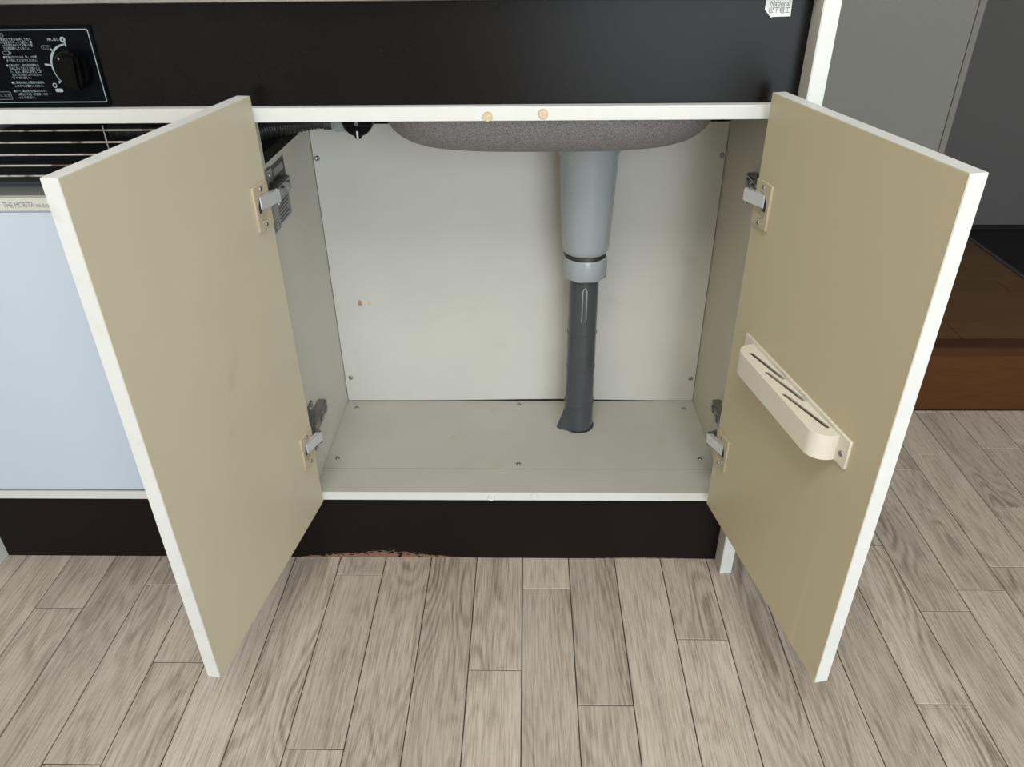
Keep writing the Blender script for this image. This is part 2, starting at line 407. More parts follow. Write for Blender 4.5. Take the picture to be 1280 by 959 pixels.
for i in range(i0, i1+1):
    xa = max(X0, PX0+i*PWID); xb = min(X1, PX0+(i+1)*PWID)
    if xb-xa < 0.004: continue
    if i in joints: j, ln = joints[i], 0.303
    else: j, ln = -0.44-random.random()*0.12, 0.606
    ys = []
    k = -20
    while k < 20:
        yy = j+k*ln
        if ln > .5 and k > 0: yy = j+0.606*k+0.01
        if Y0 < yy < YB: ys.append(yy)
        k += 1
    if ln > .5: ys = [q for q in ys if q < -0.36 or i > 8]
    ys = [Y0]+sorted(ys)+[YB]
    for a, b in zip(ys, ys[1:]):
        if b-a < 0.004: continue
        if b > -0.60 and -0.95 < (xa+xb)/2 < 1.35:
            bm = bmesh.new(); cx, cy = (xa+xb)/2, (a+b)/2
            board_mesh(bm, xa-cx, xb-cx, a-cy, b-cy)
            bm_obj('plank', bm, M['plank'], floor, loc=(cx, cy, 0))
        else: board_mesh(rest, xa, xb, a, b)
ro = bm_obj('planks', rest, M['plank'], floor); ro['kind'] = 'stuff'

struct(box('wall_back', M['wall'], X0, 0.7405, YB, YB+0.09, 0, CEIL))
struct(box('trim_1', M['jamb'], 0.7415, XJ, YB-0.001, YB+0.11, 0.0, 2.02, bev=0.0006))
struct(box('wall_lintel', M['wall'], 0.7405, X1, YB, YB+0.09, 2.03, CEIL))
struct(box('wall_left', M['wall_room'], X0-0.08, X0, Y0, YB+0.09, 0, CEIL))
struct(box('wall_right', M['wall_room'], X1, X1+0.08, Y0, 1.60, 0, CEIL))
struct(box('ceiling', M['ceiling'], X0-0.08, X1+0.08, Y0-0.08, 1.66, CEIL, CEIL+0.06))
struct(box('wall_hall', M['hall'], 0.60, X1+0.08, 1.575, 1.655, -0.05, CEIL))
struct(box('wall_hall_left', M['hall'], 0.60, 0.7405, YB+0.09, 1.575, -0.05, CEIL))
struct(box('floor_entry', M['entry'], 0.7405, X1, YB, 1.575, -0.06, 0.0))
struct(box('baseboard_hall', M['entry'], 0.7405, X1, 1.563, 1.575, 0.0, 0.012))
# wall behind the photographer with the glazed balcony door that lights the room
bm = bmesh.new()
add_box(bm, X0, 0.15, Y0-0.08, Y0, 0, CEIL); add_box(bm, 1.85, X1, Y0-0.08, Y0, 0, CEIL); add_box(bm, 0.15, 1.85, Y0-0.08, Y0, 2.02, CEIL)
struct(bm_obj('wall_front', bm, M['wall_room']))
bm = bmesh.new()
for x in (0.15, 0.98, 1.81): add_box(bm, x, x+0.04, Y0-0.07, Y0-0.03, 0.02, 2.02)
for z in (0.0, 1.98): add_box(bm, 0.15, 1.85, Y0-0.07, Y0-0.03, z, z+0.04)
struct(bm_obj('window_1', bm, M['stainless']))

# raised step into the hall
st = thing('entrance_step', 'raised brown wooden hall step with red brown riser, behind the right door', 'step', (0.98, YB, 0))
def rel(o, root):   # geometry was built in world coordinates under an Empty placed at its base
    o.matrix_parent_inverse = Matrix.Translation(root.location).inverted(); return o
SX1 = 1.213; ZT = 0.153
rel(box('riser', M['riser'], XJ, SX1, YB+0.003, YB+0.03, 0.0, 0.1335, st), st)
rel(box('nosing', M['nosing'], XJ, SX1, YB+0.0, YB+0.04, 0.1335, ZT, st, bev=0.0015), st)
rel(box('step_core', M['nosing'], XJ, SX1-0.004, YB+0.03, 1.57, 0.0, 0.142, st), st)
ya = YB+0.041
wid = 0.0757
while ya < 1.56:
    yb = min(ya+wid, 1.57); xs = [XJ, XJ+0.12+random.random()*0.33, SX1-0.002]
    for a, b in zip(xs, xs[1:]):
        o = box('plank', M['step_plank'], -(b-a)/2+.0005, (b-a)/2-.0005, -(yb-ya)/2+.0005, (yb-ya)/2-.0005, -0.012, 0, st, bev=0.0006)
        o.location = ((a+b)/2-st.location.x, (ya+yb)/2-st.location.y, ZT)
    ya = yb
rel(box('edge_trim', M['grey_trim'], SX1-0.002, SX1+0.010, YB+0.0, 1.57, 0.0, ZT+0.002, st, bev=0.001), st)

# ------------------------------------------------------------------ the sink unit
ZB0, ZB1, ZR0, ZR1, ZF = 0.1356, 0.1513, 0.7057, 0.7217, 0.8310
XL, XR = -0.3130, 0.3190
DEP = 0.2611
cab = thing('sink_cabinet', 'white and dark brown kitchenette base cabinet with two open doors under the sink', 'cabinet')
fas = box('fascia', M['fascia'], -0.856, 0.3275, 0.012, 0.027, ZR1, ZF, cab, bev=0.0004); fas['label'] = 'dark brown board along the top'
tr = box('top_rail', M['white_rail'], -0.856, 0.3272, 0.0, 0.050, ZR0, ZR1, cab, bev=0.0006); tr['label'] = 'white rail above the opening'
bm = bmesh.new(); add_box(bm, -0.856, 0.3272, 0.0, 0.0588, ZB0, ZB1, 0.0005)
br = bm_obj('bottom_rail', bm, [M['inner_floor'], M['white_rail']], cab); br['label'] = 'white edged rail below the opening'
for q in br.data.polygons:
    if q.normal.y < -0.6: q.material_index = 1
kb = box('kick_board', M['kick'], -0.856, 0.3272, 0.0140, 0.030, 0.0, ZB0, cab); kb['label'] = 'dark brown kick board chipped along the floor'
PLUG = None
for x, z, m in ((-0.0286, 0.7109, 'plug'), (0.0356, 0.7136, 'plug'), (-0.0386, 0.1416, 'white'), (0.0283, 0.1449, 'white')):
    bm = bmesh.new(); lathe(bm, [(0.0056, -0.002), (0.0056, 0.0012), (0.0051, 0.0019), (0.0042, 0.0013), (0.0022, 0.0017), (0, 0.0015)], 24, FRONT)
    o = bm_obj('screw_cap', bm, M[m], tr if z > .5 else br, smooth=True, loc=(x, 0.0, z))
# carcass: back, floor, sides
bm = bmesh.new(); nb = 24; cols = []      # thin board, bowed up a little along its lower edge
for k in range(nb+1):
    x = XL+0.0011+(XR-XL-0.0021)*k/nb; zz = ZB1+0.0010+0.0030*math.exp(-((x-0.06)/0.14)**2)
    cols.append([bm.verts.new((x, y, z)) for y, z in ((DEP, zz), (DEP, 0.6453), (DEP+0.005, 0.6453), (DEP+0.005, zz))])
for a, b in zip(cols, cols[1:]):
    for k in range(4): bm.faces.new((a[k], a[(k+1) % 4], b[(k+1) % 4], b[k]))
bm.faces.new(cols[0]); bm.faces.new(cols[-1][::-1])
bp = bm_obj('back_panel', bm, M['inner'], cab)
fl = box('bottom_panel', M['inner_floor'], XL, XR, 0.0598, DEP+0.0012, ZB1-0.012, ZB1, cab, bev=0.0006)
# left side panel, notched at the top behind its front post
lo = [(0.0, ZB0), (0.30, ZB0), (0.30, 0.6447), (0.0448, 0.6447), (0.0448, ZR0), (0.0, ZR0)]
YZ = Matrix(((0, 0, 1, 0), (1, 0, 0, 0), (0, 1, 0, 0), (0, 0, 0, 1)))
me = plate_mesh('side_panel', [lo], 0.018, Matrix.Translation((XL-0.018, 0, 0)) @ YZ)
spl = link('side_panel', me, M['inner_side'], cab); spl['label'] = 'left side panel cut away at the top for the hose'
lo = [(0.0, ZB0), (0.40, ZB0), (0.40, ZF), (0.028, ZF), (0.028, ZR0), (0.0, ZR0)]
me = plate_mesh('side_panel', [lo], 0.0082, Matrix.Translation((XR, 0, 0)) @ YZ)
spr = link('side_panel', me, M['inner_right'], cab)
ep = box('end_panel', M['white'], 0.3274, 0.3460, -0.0191, 0.455, 0.0, 0.875, cab, bev=0.0008); ep['label'] = 'white end panel on the right, down to the floor'
ep.data.materials.append(M['inner_side'])
for q in ep.data.polygons:
    if q.normal.x < -0.6: q.material_index = 1
epl = box('end_panel', M['white'], -0.8750, -0.8566, -0.0191, 0.455, 0.0, 0.8312, cab, bev=0.0008)
for x, z in ((-0.306, 0.5946), (0.3125, 0.5953), (-0.3022, 0.2012), (0.310, 0.1998)): screw(bp, (x, DEP, z), (0, -1, 0), 0.0042)
for x, y in ((-0.2925, 0.237), (-0.295, 0.0861), (0.0023, 0.2483), (0.0028, 0.0725), (0.2987, 0.2358), (0.2987, 0.0866)): screw(fl, (x, y, ZB1), (0, 0, 1), 0.0040)
for i, (x, s) in enumerate(((-0.2683, 1.0), (-0.2519, 0.8))):     # two bare chips in the lining of the back panel
    n = 7
    lp = [(0.0042*s*math.cos(2*PI*k/n)*(0.7+0.5*random.random()), 0.0058*s*math.sin(2*PI*k/n)*(0.8+0.4*random.random())) for k in range(n)]
    me = plate_mesh('chipped_spot', [lp], 0.0004, FRONT)
    link('chipped_spot', me, M['plug'] if i else mat('bare board', (0.42, 0.24, 0.16), 0.8), bp, (x, DEP, 0.3493))

# doors
DW, DZ0, DZ1, DT = 0.3215, 0.1486, 0.7388, 0.0161
doors = {}
for side, s, hx, hy, ang, inner in (('l', -1, -0.2942, -0.0181, 81.3196, 'beige'), ('r', 1, 0.2883, -0.0199, -79.0692, 'beige_shaded')):
    bm = bmesh.new(); add_box(bm, min(0, s*DW), max(0, s*DW), 0, DT, DZ0, DZ1, 0.0005)
    d = bm_obj('cabinet_door', bm, [M['white'], M[inner]], cab, loc=(hx, hy, 0))
    for q in d.data.polygons:
        if q.normal.y < -0.6: q.material_index = 1
    d.rotation_euler = (0, 0, R(ang))
    d['label'] = 'left door, swung open, plain beige inside' if s < 0 else 'right door, swung open, carrying the ivory rack'
    doors[side] = (d, s, Matrix.Translation((hx, hy, 0)) @ Matrix.Rotation(R(ang), 4, 'Z'))
# cup hinges: arm on the side panel, cream plate and nickel link on the door
for side in 'lr':
    d, s, T = doors[side]
    xp = XL if s < 0 else XR
    for zc in (0.6185, 0.2635):
        hw = T  # door frame
        bm = bmesh.new()
        lc, za, zm = zc+0.0060, zc-0.010, zc-0.0205; q = -s   # from the panel towards the opening
        add_box(bm, min(xp, xp+q*0.0135), max(xp, xp+q*0.0135), 0.014, 0.094, za-0.0095, za+0.0095, 0.0015)
        add_box(bm, min(xp+q*0.0120, xp+q*0.0160), max(xp+q*0.0120, xp+q*0.0160), 0.048, 0.060, za-0.005, za+0.005, 0.001)
        add_box(bm, min(xp+q*0.0120, xp+q*0.0160), max(xp+q*0.0120, xp+q*0.0160), 0.074, 0.084, za-0.005, za+0.005, 0.001)
        hinge = bm_obj('hinge', bm, M['steel'], cab, smooth=True); 
        bm = bmesh.new()
        add_box(bm, min(xp, xp+q*0.0025), max(xp, xp+q*0.0025), 0.037, 0.058, zm-0.041, zm+0.041, 0.001)
        bm_obj('mounting_plate', bm, M['steel'], hinge)
        screw(hinge, (xp+q*0.0025, 0.0475, zm+0.032), (q, 0, 0), 0.0034); screw(hinge, (xp+q*0.0025, 0.0475, zm-0.032), (q, 0, 0), 0.0034)
        # knuckle: from the arm's nose across to the door's edge
        a = Vector((xp+q*0.0075, 0.020, za)); b = T @ Vector((s*-0.003, -0.0105, lc-0.001))
        dirv = (b-a).normalized(); up = Vector((0, 0, 1)); sd = up.cross(dirv)
        mk = Matrix((dirv, sd, up)).transposed().to_4x4(); mk.translation = a
        bm = bmesh.new(); add_box(bm, 0, (b-a).length, -0.0035, 0.0035, -0.0085, 0.0085, 0.001, mk)
        lathe(bm, [(0, -0.010), (0.003, -0.010), (0.003, 0.010), (0, 0.010)], 12, Matrix.Translation(b))
        bm_obj('knuckle', bm, M['steel'], hinge)
        bm = bmesh.new()
        la = math.atan2(0.0085, 0.034)*s
        T2 = T @ Matrix.Translation((s*-0.004, -0.0135, lc)) @ Matrix.Rotation(la, 4, 'Z')
        add_box(bm, min(0, s*0.036), max(0, s*0.036), -0.0010, 0.0010, -0.0075, 0.0075, 0.0006, T2)
        for zz in (-0.0075, 0.0063): add_box(bm, min(s*0.001, s*0.034), max(s*0.001, s*0.034), 0.0, 0.0055, zz, zz+0.0012, 0.0, T2)
        o = bm_obj('link', bm, M['chrome'], hinge); o['label'] = 'bright nickel link'
        # cream plate with a round cup opening; drawn in (x, z)
        out = rrect(0.0035, 0.0400, zc-0.0265, zc+0.0265, 0.0012, 3)
        hole = circle(0.0155, 32, 0.0200, zc-0.001)
        if s < 0: out = [(-x, y) for x, y in out][::-1]; hole = [(-x, y) for x, y in hole]
        me = plate_mesh('hinge_plate', [out, hole], 0.0034, T @ FRONT, bev=0.0004)
        o = link('hinge_plate', me, M['cream_dull'], hinge); o['label'] = 'cream plastic plate'
        bm = bmesh.new(); lathe(bm, [(0.0149, 0.0002), (0.0149, 0.0032), (0.0138, 0.0032), (0.0130, 0.0010), (0, 0.0010)], 28, T @ Matrix.Translation((s*0.0200, 0, zc-0.001)) @ FRONT)
        bm_obj('hinge_cup', bm, M['cream_dull'], hinge, smooth=True)
        bm = bmesh.new(); add_box(bm, min(s*0.0260, s*0.0335), max(s*0.0260, s*0.0335), -0.0030, -0.0008, zc-0.006, lc+0.0045, 0.0003, T)
        bm_obj('dark_slot', bm, M['recess_shade'], hinge)  # dark box painted in for the shaded opening below the link
        nrm = (T.to_3x3() @ Vector((0, -1, 0)))
        for zz in (zc+0.0205, zc-0.0215): screw(hinge, T @ Vector((s*0.0215, -0.0034, zz)), nrm, 0.0027)

# ------------------------------------------------------------------ knife rack on the right door
d, s, T = doors['r']
rk = thing('knife_rack', 'ivory plastic knife rack with three slanted slots, screwed to the open right door', 'knife rack', T @ Vector((0.157, 0, 0.425)))
RT = T
lp = rrect(0.0373, 0.2770, 0.4250, 0.4590, 0.0012, 3)
me = plate_mesh('back_plate', [lp], 0.0030, RT @ FRONT, bev=0.0004)
rel(link('back_plate', me, M['rack'], rk), rk)
def slot(x0, o0, x1, o1, hw=0.0025):
    a = Vector((x0, o0)); b = Vector((x1, o1)); t = (b-a).normalized(); n = Vector((-t.y, t.x)); out = []
    for k in range(7):
        an = R(-90+180*k/6); p = b+hw*(t*math.cos(an)+n*math.sin(an)); out.append((p.x, p.y))
    for k in range(7):
        an = R(90+180*k/6); p = a+hw*(t*math.cos(an)+n*math.sin(an)); out.append((p.x, p.y))
    return out
def body_outline():
    x0, x1, o0, o1, r = 0.0590, 0.2585, 0.0028, 0.0275, 0.0205
    out = [(x0, o0), (x1, o0)]
    for k in range(9): a = R(90*k/8); out.append((x1-r+r*math.cos(a), o1-r+r*math.sin(a)))
    for k in range(9): a = R(90+90*k/8); out.append((x0+r+r*math.cos(a), o1-r+r*math.sin(a)))
    return out
# drawing plane (x, off) -> door frame (x, -off, z)
DR = Matrix(((1, 0, 0, 0), (0, -1, 0, 0), (0, 0, -1, 0), (0, 0, 0, 1)))
def offset_loop(lp, d):          # shrink a counter-clockwise loop towards its middle
    out = []; n = len(lp)
    for k in range(n):
        p0, p1, p2 = Vector(lp[k-1]), Vector(lp[k]), Vector(lp[(k+1) % n])
        a = (p1-p0).normalized(); b = (p2-p1).normalized(); m_ = (Vector((-a.y, a.x))+Vector((-b.y, b.x))).normalized()
        out.append(tuple(p1+m_*d))
    return out
outl = body_outline(); slots = [slot(.080, .0155, .143, .0058), slot(.126, .0175, .189, .0058), slot(.174, .0205, .241, .0070)]
bm = bmesh.new()
for lps, z0, th, bv in (([outl]+slots, 0.4546, 0.0022, 0.0004), ([outl, offset_loop(outl, 0.0018)], 0.4526, 0.0266, 0.0), ([outl], 0.4262, 0.0016, 0.0004)):
    me = plate_mesh('rack_body', lps, th, RT @ Matrix.Translation((0, 0, z0)) @ DR, bev=bv)
    bm.from_mesh(me); bpy.data.meshes.remove(me)
rel(bm_obj('rack_body', bm, M['rack'], rk, smooth=True), rk)
nrm = (RT.to_3x3() @ Vector((0, -1, 0)))
for x in (0.2668, 0.0480):
    o = screw(rk, RT @ Vector((x, -0.0030, 0.4385)) - rk.location, nrm, 0.0034)

# ------------------------------------------------------------------ sink top, drain, valve
wt = thing('sink_worktop', 'stainless sink worktop over the dark fascia, its speckled grey bowl hanging inside the cabinet', 'sink', (0, 0.2, 0.831))
BX, BY, BA, BB = 0.045, 0.205, 0.222, 0.175
def sell(a, b, n, cx, cy, e=4.2):
    out = []
    for k in range(n):
        t = 2*PI*k/n; c, s_ = math.cos(t), math.sin(t)
        out.append((cx+a*math.copysign(abs(c)**(2/e), c), cy+b*math.copysign(abs(s_)**(2/e), s_)))
    return out
me = plate_mesh('worktop', [[(-0.876, -0.004), (0.3272, -0.004), (0.3272, 0.458), (-0.876, 0.458)], sell(BA, BB, 64, BX, BY)], 0.030, Matrix.Translation((0, 0, ZF+0.0004)), bev=0.0015)
rel(link('worktop', me, M['stainless'], wt), wt)
bm = bmesh.new(); N = 72; rings = []
def bowl_ring(ins, z, e): return [bm.verts.new((x, y, z)) for x, y in sell(BA-ins, BB-ins, N, BX, BY, e)]
rb = 0.052; zb = 0.6500
for ins, z in ((0.0, ZF+0.03), (0.001, 0.78), (0.002, zb+rb)): rings.append(bowl_ring(ins, z, 4.2))
for k in range(1, 9):
    a = R(90*k/8); rings.append(bowl_ring(0.002+rb*(1-math.cos(a)), zb+rb*(1-math.sin(a)), 4.2-0.9*k/8))
for k in (0.6, 0.3): rings.append([bm.verts.new((BX+(v.co.x-BX)*k, BY+(v.co.y-BY)*k, zb)) for v in rings[10]])
cv = bm.verts.new((BX, BY, zb))
for a, b in zip(rings, rings[1:]):
    for k in range(N): bm.faces.new((a[k], a[(k+1) % N], b[(k+1) % N], b[k]))
for k in range(N): bm.faces.new((rings[-1][k], rings[-1][(k+1) % N], cv))
o = rel(bm_obj('sink_bowl', bm, M['speckle'], wt, smooth=True), wt); o['label'] = 'grey speckled underside of the bowl'

DX, DY = 0.1055, 0.185
dr = thing('drain_pipe', 'grey plastic sink drain with tapered cup, hexagonal nut and dark pipe entering the cabinet floor', 'pipe', (DX, DY, ZB1))
def turned(name, prof, m, seg=48, lab=None):
    b_ = bmesh.new(); lathe(b_, prof, seg, Matrix.Translation((0, 0, -ZB1)))
    o = bm_obj(name, b_, M[m], dr, smooth=True)
    if lab: o['label'] = lab
    return o
turned('drain_cup', [(0, 0.6495), (0.0435, 0.6495), (0.0440, 0.624), (0.0425, 0.620), (0.0418, 0.6185), (0.0412, 0.600), (0.0362, 0.484), (0.0345, 0.4765), (0.0320, 0.4735), (0.0295, 0.473), (0.0290, 0.462), (0, 0.462)], 'pvc', 56, 'light grey tapered cup')
turned('gasket', [(0.0300, 0.4735), (0.0318, 0.4700), (0.0318, 0.4655), (0.030, 0.463)], 'rubber', 40)
bm = bmesh.new()
hexa = [(0.0350*math.cos(R(45*k-90+22.5+3)), 0.0350*math.sin(R(45*k-90+22.5+3))) for k in range(8)]
me = plate_mesh('coupling_nut', [hexa, circle(0.0236, 32)], 0.0325, Matrix.Translation((0, 0, 0.4340-ZB1)), bev=0.0008)
o = link('coupling_nut', me, M['pvc'], dr); o['label'] = 'light grey eight-sided nut'
turned('pipe', [(0.0232, 0.450), (0.0232, 0.337), (0.0240, 0.3365), (0.0240, 0.3335), (0.0233, 0.333), (0.0236, 0.274), (0.0243, 0.2735), (0.0243, 0.2700), (0.0236, 0.2695), (0.0238, 0.206), (0.0250, 0.205), (0.0250, 0.199), (0.0243, 0.198), (0.0246, 0.1513)], 'pvc_dark', 48, 'dark grey pipe')
bm = bmesh.new()          # crinkled tape flap at the pipe's foot
nseg = 16; inner_, outer_ = [], []
for k in range(nseg+1):
    a = R(150+95*k/nseg); bump = math.sin(PI*k/nseg)
    inner_.append(bm.verts.new((0.0247*math.cos(a), 0.0247*math.sin(a), 0.034-0.006*k/nseg)))
    ro_ = 0.0262+0.0125*bump*math.exp(-((k-7)/4.2)**2)
    outer_.append(bm.verts.new((ro_*math.cos(a), ro_*math.sin(a), 0.0008)))
for k in range(nseg): bm.faces.new((inner_[k], inner_[k+1], outer_[k+1], outer_[k]))
o = bm_obj('tape_flap', bm, M['pvc_dark'], dr)
sm = o.modifiers.new('thickness', 'SOLIDIFY'); sm.thickness = 0.0009
turned('floor_collar', [(0.0246, 0.1515), (0.0270, 0.1515), (0.0270, 0.1528), (0.0247, 0.1532)], 'rubber', 40)
# moulded loop on the pipe below the nut
bm = bmesh.new(); pts = []
for k in range(17):
    t = k/16; a = PI*t
    if k <= 5: ang, z = -0.14, 0.362+0.050*k/5
    elif k <= 11: ang, z = -0.14*math.cos(PI*(k-5)/6), 0.412+0.008*math.sin(PI*(k-5)/6)
    else: ang, z = 0.14, 0.412-0.050*(k-11)/5
    aa = -PI/2+ang+0.02
    pts.append((0.0233*math.cos(aa), 0.0233*math.sin(aa), z-ZB1))
tube(bm, pts, 0.0009, 6); bm_obj('moulded_mark', bm, M['pvc'], dr, smooth=True)

VX, VY, VZ = -0.2190, 0.19, 0.6690
va = thing('water_valve', 'black valve knob with ribbed hose, just below the white rail at top left of opening', 'valve', (VX, VY, VZ))
bm = bmesh.new()
lathe(bm, [(0, 0.022), (0.018, 0.022), (0.0205, 0.0195), (0.0212, 0.016), (0.0212, 0.0), (0.012, -0.002), (0.010, -0.02), (0, -0.02)], 40, FRONT)
add_box(bm, -0.0045, 0.0045, -0.0225, -0.006, -0.0232, -0.012, 0.001)
add_box(bm, 0.0105, 0.0125, -0.0228, -0.02, -0.017, 0.012, 0.0004)
bm_obj('knob', bm, M['black'], va, smooth=True)
o = box('pointer_mark', M['paper'], -0.0013, 0.0013, -0.0232, -0.0222, -0.0225, -0.0125, va)
me = plate_mesh('ring_mark', [circle(0.0026, 18, 0, -0.003), circle(0.0017, 18, 0, -0.003)], 0.0008, FRONT); link('ring_mark', me, M['print'], va, (0, -0.0222, 0))
me = plate_mesh('ring_mark', [circle(0.0009, 10, 0, -0.003)], 0.0008, FRONT); link('ring_mark', me, M['print'], va, (0, -0.0222, 0))
bm = bmesh.new()
lathe(bm, [(0, 0.012), (0.0105, 0.012), (0.0115, 0.016), (0.0115, 0.034), (0.0085, 0.035), (0.008, 0.046), (0, 0.046)], 28, Matrix.Rotation(R(-90), 4, 'Y'))
bm_obj('valve_body', bm, M['pvc'], va, smooth=True, loc=(0, 0, -0.0065))
bm = bmesh.new(); pts, rad = [], []
P = [Vector((-0.040, 0.0, 0.0)), Vector((-0.060, -0.004, 0.001)), Vector((-0.085, -0.015, 0.001)), Vector((-0.115, -0.03, 0.001)), Vector((-0.150, -0.042, -0.002)), Vector((-0.19, -0.045, -0.001)), Vector((-0.26, -0.045, 0.002)), Vector((-0.33, -0.045, 0.004))]
def cr(p0, p1, p2, p3, t): return 0.5*((2*p1)+(p2-p0)*t+(2*p0-5*p1+4*p2-p3)*t*t+(3*p1-p0-3*p2+p3)*t**3)
n_ = 0
for i in range(len(P)-1):
    for k in range(22):
        pts.append(cr(P[max(i-1, 0)], P[i], P[i+1], P[min(i+2, len(P)-1)], k/22))
        u_ = n_/60.0
        base = 0.0085+min(1.0, max(0.0, n_-26)/60)*0.0070
        rad.append(0.0088 if n_ < 14 else base*(1.0 if n_ % 4 < 2 else 0.86)); n_ += 1
tube(bm, pts, 0.01, 20, rad)
bm_obj('ribbed_hose', bm, M['rubber'], va, smooth=True, loc=(0, 0, -0.0065))

# ------------------------------------------------------------------ foil rating label on the left side panel
rl = link('rating_label', plate_mesh('rating_label', [[(0.0635, 0.5585), (0.1190, 0.5585), (0.1190, 0.6375), (0.0635, 0.6375)]], 0.0003, Matrix.Translation((XL, 0, 0)) @ YZ), M['alu'])
tag(rl, 'grey foil rating label with dark heading on left inner side of the cabinet', 'label')
bm = bmesh.new(); XI = XL+0.0003
add_box(bm, XI, XI+0.0002, 0.0640, 0.1185, 0.609, 0.637)
o = bm_obj('print_block', bm, M['label_ink'], rl)
bm = bmesh.new(); add_box(bm, XI+0.0002, XI+0.0004, 0.068, 0.112, 0.622, 0.631)
bm_obj('print_block', bm, M['alu'], rl)
bm = bmesh.new(); random.seed(3)
z = 0.604
while z > 0.562:
    y = 0.0665; end = 0.117-random.random()*0.016
    while y < end:
        l_ = 0.002+random.random()*0.006; add_box(bm, XI, XI+0.0002, y, min(end, y+l_), z-0.0019, z); y += l_+0.0009
    z -= 0.0046
bm_obj('lettering', bm, M['label_ink'], rl)

# ------------------------------------------------------------------ left bay: grille and small refrigerator
gr = thing('vent_grille', 'rust flecked wire grille between the white rail and the small refrigerator', 'grille', (-0.595, 0.012, 0.645))
for k, z in enumerate((0.6955, 0.6815, 0.6668, 0.6540, 0.6412)):
    bm = bmesh.new(); tube(bm, [(-0.26, 0, z-0.645), (0, 0, z-0.645), (0.262, 0, z-0.645)], 0.0011, 8)
    bm_obj('wire', bm, M['wire'], gr, smooth=True)
for x in (0.106, -0.10):
    bm = bmesh.new(); tube(bm, [(x, 0.0016, -0.012), (x, 0.0016, 0.056)], 0.0009, 8); bm_obj('upright_wire', bm, M['wire'], gr, smooth=True)
fr = thing('mini_refrigerator', 'bluish white small refrigerator standing left of the sink cabinet', 'refrigerator', (-0.596, 0.2, ZB1))
rel(box('fridge_body', M['fridge_body'], -0.846, -0.346, 0.056, 0.44, ZB1+0.001, 0.620, fr, bev=0.003), fr)
rel(box('fridge_door', M['fridge'], -0.848, -0.344, 0.0012, 0.049, ZB1+0.002, 0.6000, fr, bev=0.0015), fr)
o = rel(box('door_top_trim', M['fridge_trim'], -0.848, -0.344, -0.0012, 0.012, 0.6005, 0.6172, fr, bev=0.0012), fr)
rel(box('door_cap', M['fridge_top'], -0.848, -0.344, 0.012, 0.050, 0.6005, 0.6166, fr, bev=0.0015), fr)
rel(box('door_gasket', M['paper'], -0.846, -0.346, 0.050, 0.056, 0.18, 0.6120, fr), fr)
def lettering(name, body, size, x, y, z, m, parent, root, align='LEFT', sx=1.0, shear=0.0):
    me = text_mesh(name, body, size, align, sx=sx, shear=shear); me.transform(FRONT)
    o = link(name, me, m, parent); o.location = (x, y, z)
    return rel(o, root)
lettering('lettering', 'THE MORITA', 0.0100, -0.6335, -0.0014, 0.6086, M['ink_pale'], fr, fr, sx=0.67)
lettering('lettering', 'MR-D05F', 0.0062, -0.5925, -0.0014, 0.6076, M['ink_pale'], fr, fr, sx=0.80)

# ------------------------------------------------------------------ stove control panel in the fascia
PY = 0.0098
cp = thing('stove_control_panel', 'black stove control panel with rotary knob and pale print in the dark fascia', 'control panel', (-0.57, 0.012, 0.768))
me = plate_mesh('plate', [rrect(-0.745, -0.4695, 0.7235, 0.8098, 0.003)], 0.0030, Matrix.Translation((0, 0.0120, 0)) @ FRONT, bev=0.0006)
rel(link('plate', me, M['panel_black'], cp), cp)
PY = 0.0120-0.0030
def flat(name, loops, m, th=0.0003, y=None):
    me = plate_mesh(name, loops, th, Matrix.Translation((0, PY if y is None else y, 0)) @ FRONT)
    return rel(link(name, me, M[m], cp), cp)
flat('border_line', [rrect(-0.742, -0.4722, 0.7280, 0.8060, 0.0022), rrect(-0.7410, -0.4731, 0.7289, 0.8051, 0.0016)], 'print')
KX, KZ = -0.4992, 0.7655
def arc(cx, cz, r0, r1, a0, a1, n=26, taper=1.0):
    o_, i_ = [], []
    for k in range(n+1):
        t = k/n; a = R(a0+(a1-a0)*t); rr = r0+(r1-r0)*(0.35+0.65*math.sin(PI*min(1, t*1.15+.05)))
        o_.append((cx+rr*math.cos(a), cz+rr*math.sin(a))); i_.append((cx+r0*math.cos(a), cz+r0*math.sin(a)))
    return o_+i_[::-1]
flat('dial_scale', [arc(KX, KZ, 0.0246, 0.0270, 97, 216)], 'print')
bm = bmesh.new()
def tick(a, r0, r1, w_):
    ca, sa = math.cos(R(a)), math.sin(R(a)); n = (-sa, ca)
    return [(KX+r0*ca+w_*n[0], KZ+r0*sa+w_*n[1]), (KX+r1*ca+w_*n[0], KZ+r1*sa+w_*n[1]), (KX+r1*ca-w_*n[0], KZ+r1*sa-w_*n[1]), (KX+r0*ca-w_*n[0], KZ+r0*sa-w_*n[1])]
for a, r0, r1, w_ in ((97, .0225, .0270, .0007), (137, .026, .0295, .0009), (173, .0262, .0335, .0008), (214, .0240, .0285, .0010)):
    flat('dial_tick', [tick(a, r0, r1, w_)], 'print')
flat('dial_mark', [circle(0.0030, 18, KX-0.0045, KZ+0.0297), circle(0.0012, 12, KX-0.0045, KZ+0.0297)], 'print')
flat('dial_mark', [circle(0.0026, 18, KX-0.0290, KZ-0.0186), circle(0.0018, 12, KX-0.0290, KZ-0.0186)], 'print')
flat('dial_mark', [rrect(KX-0.0315, KX-0.0213, KZ+0.0194, KZ+0.0240, 0.002), rrect(KX-0.0311, KX-0.0217, KZ+0.0198, KZ+0.0236, 0.0016)], 'print_dim')
flat('dial_mark', [rrect(KX-0.0300, KX-0.0211, KZ-0.0260, KZ-0.0222, 0.0017)], 'print')
TXT = PY-0.0004
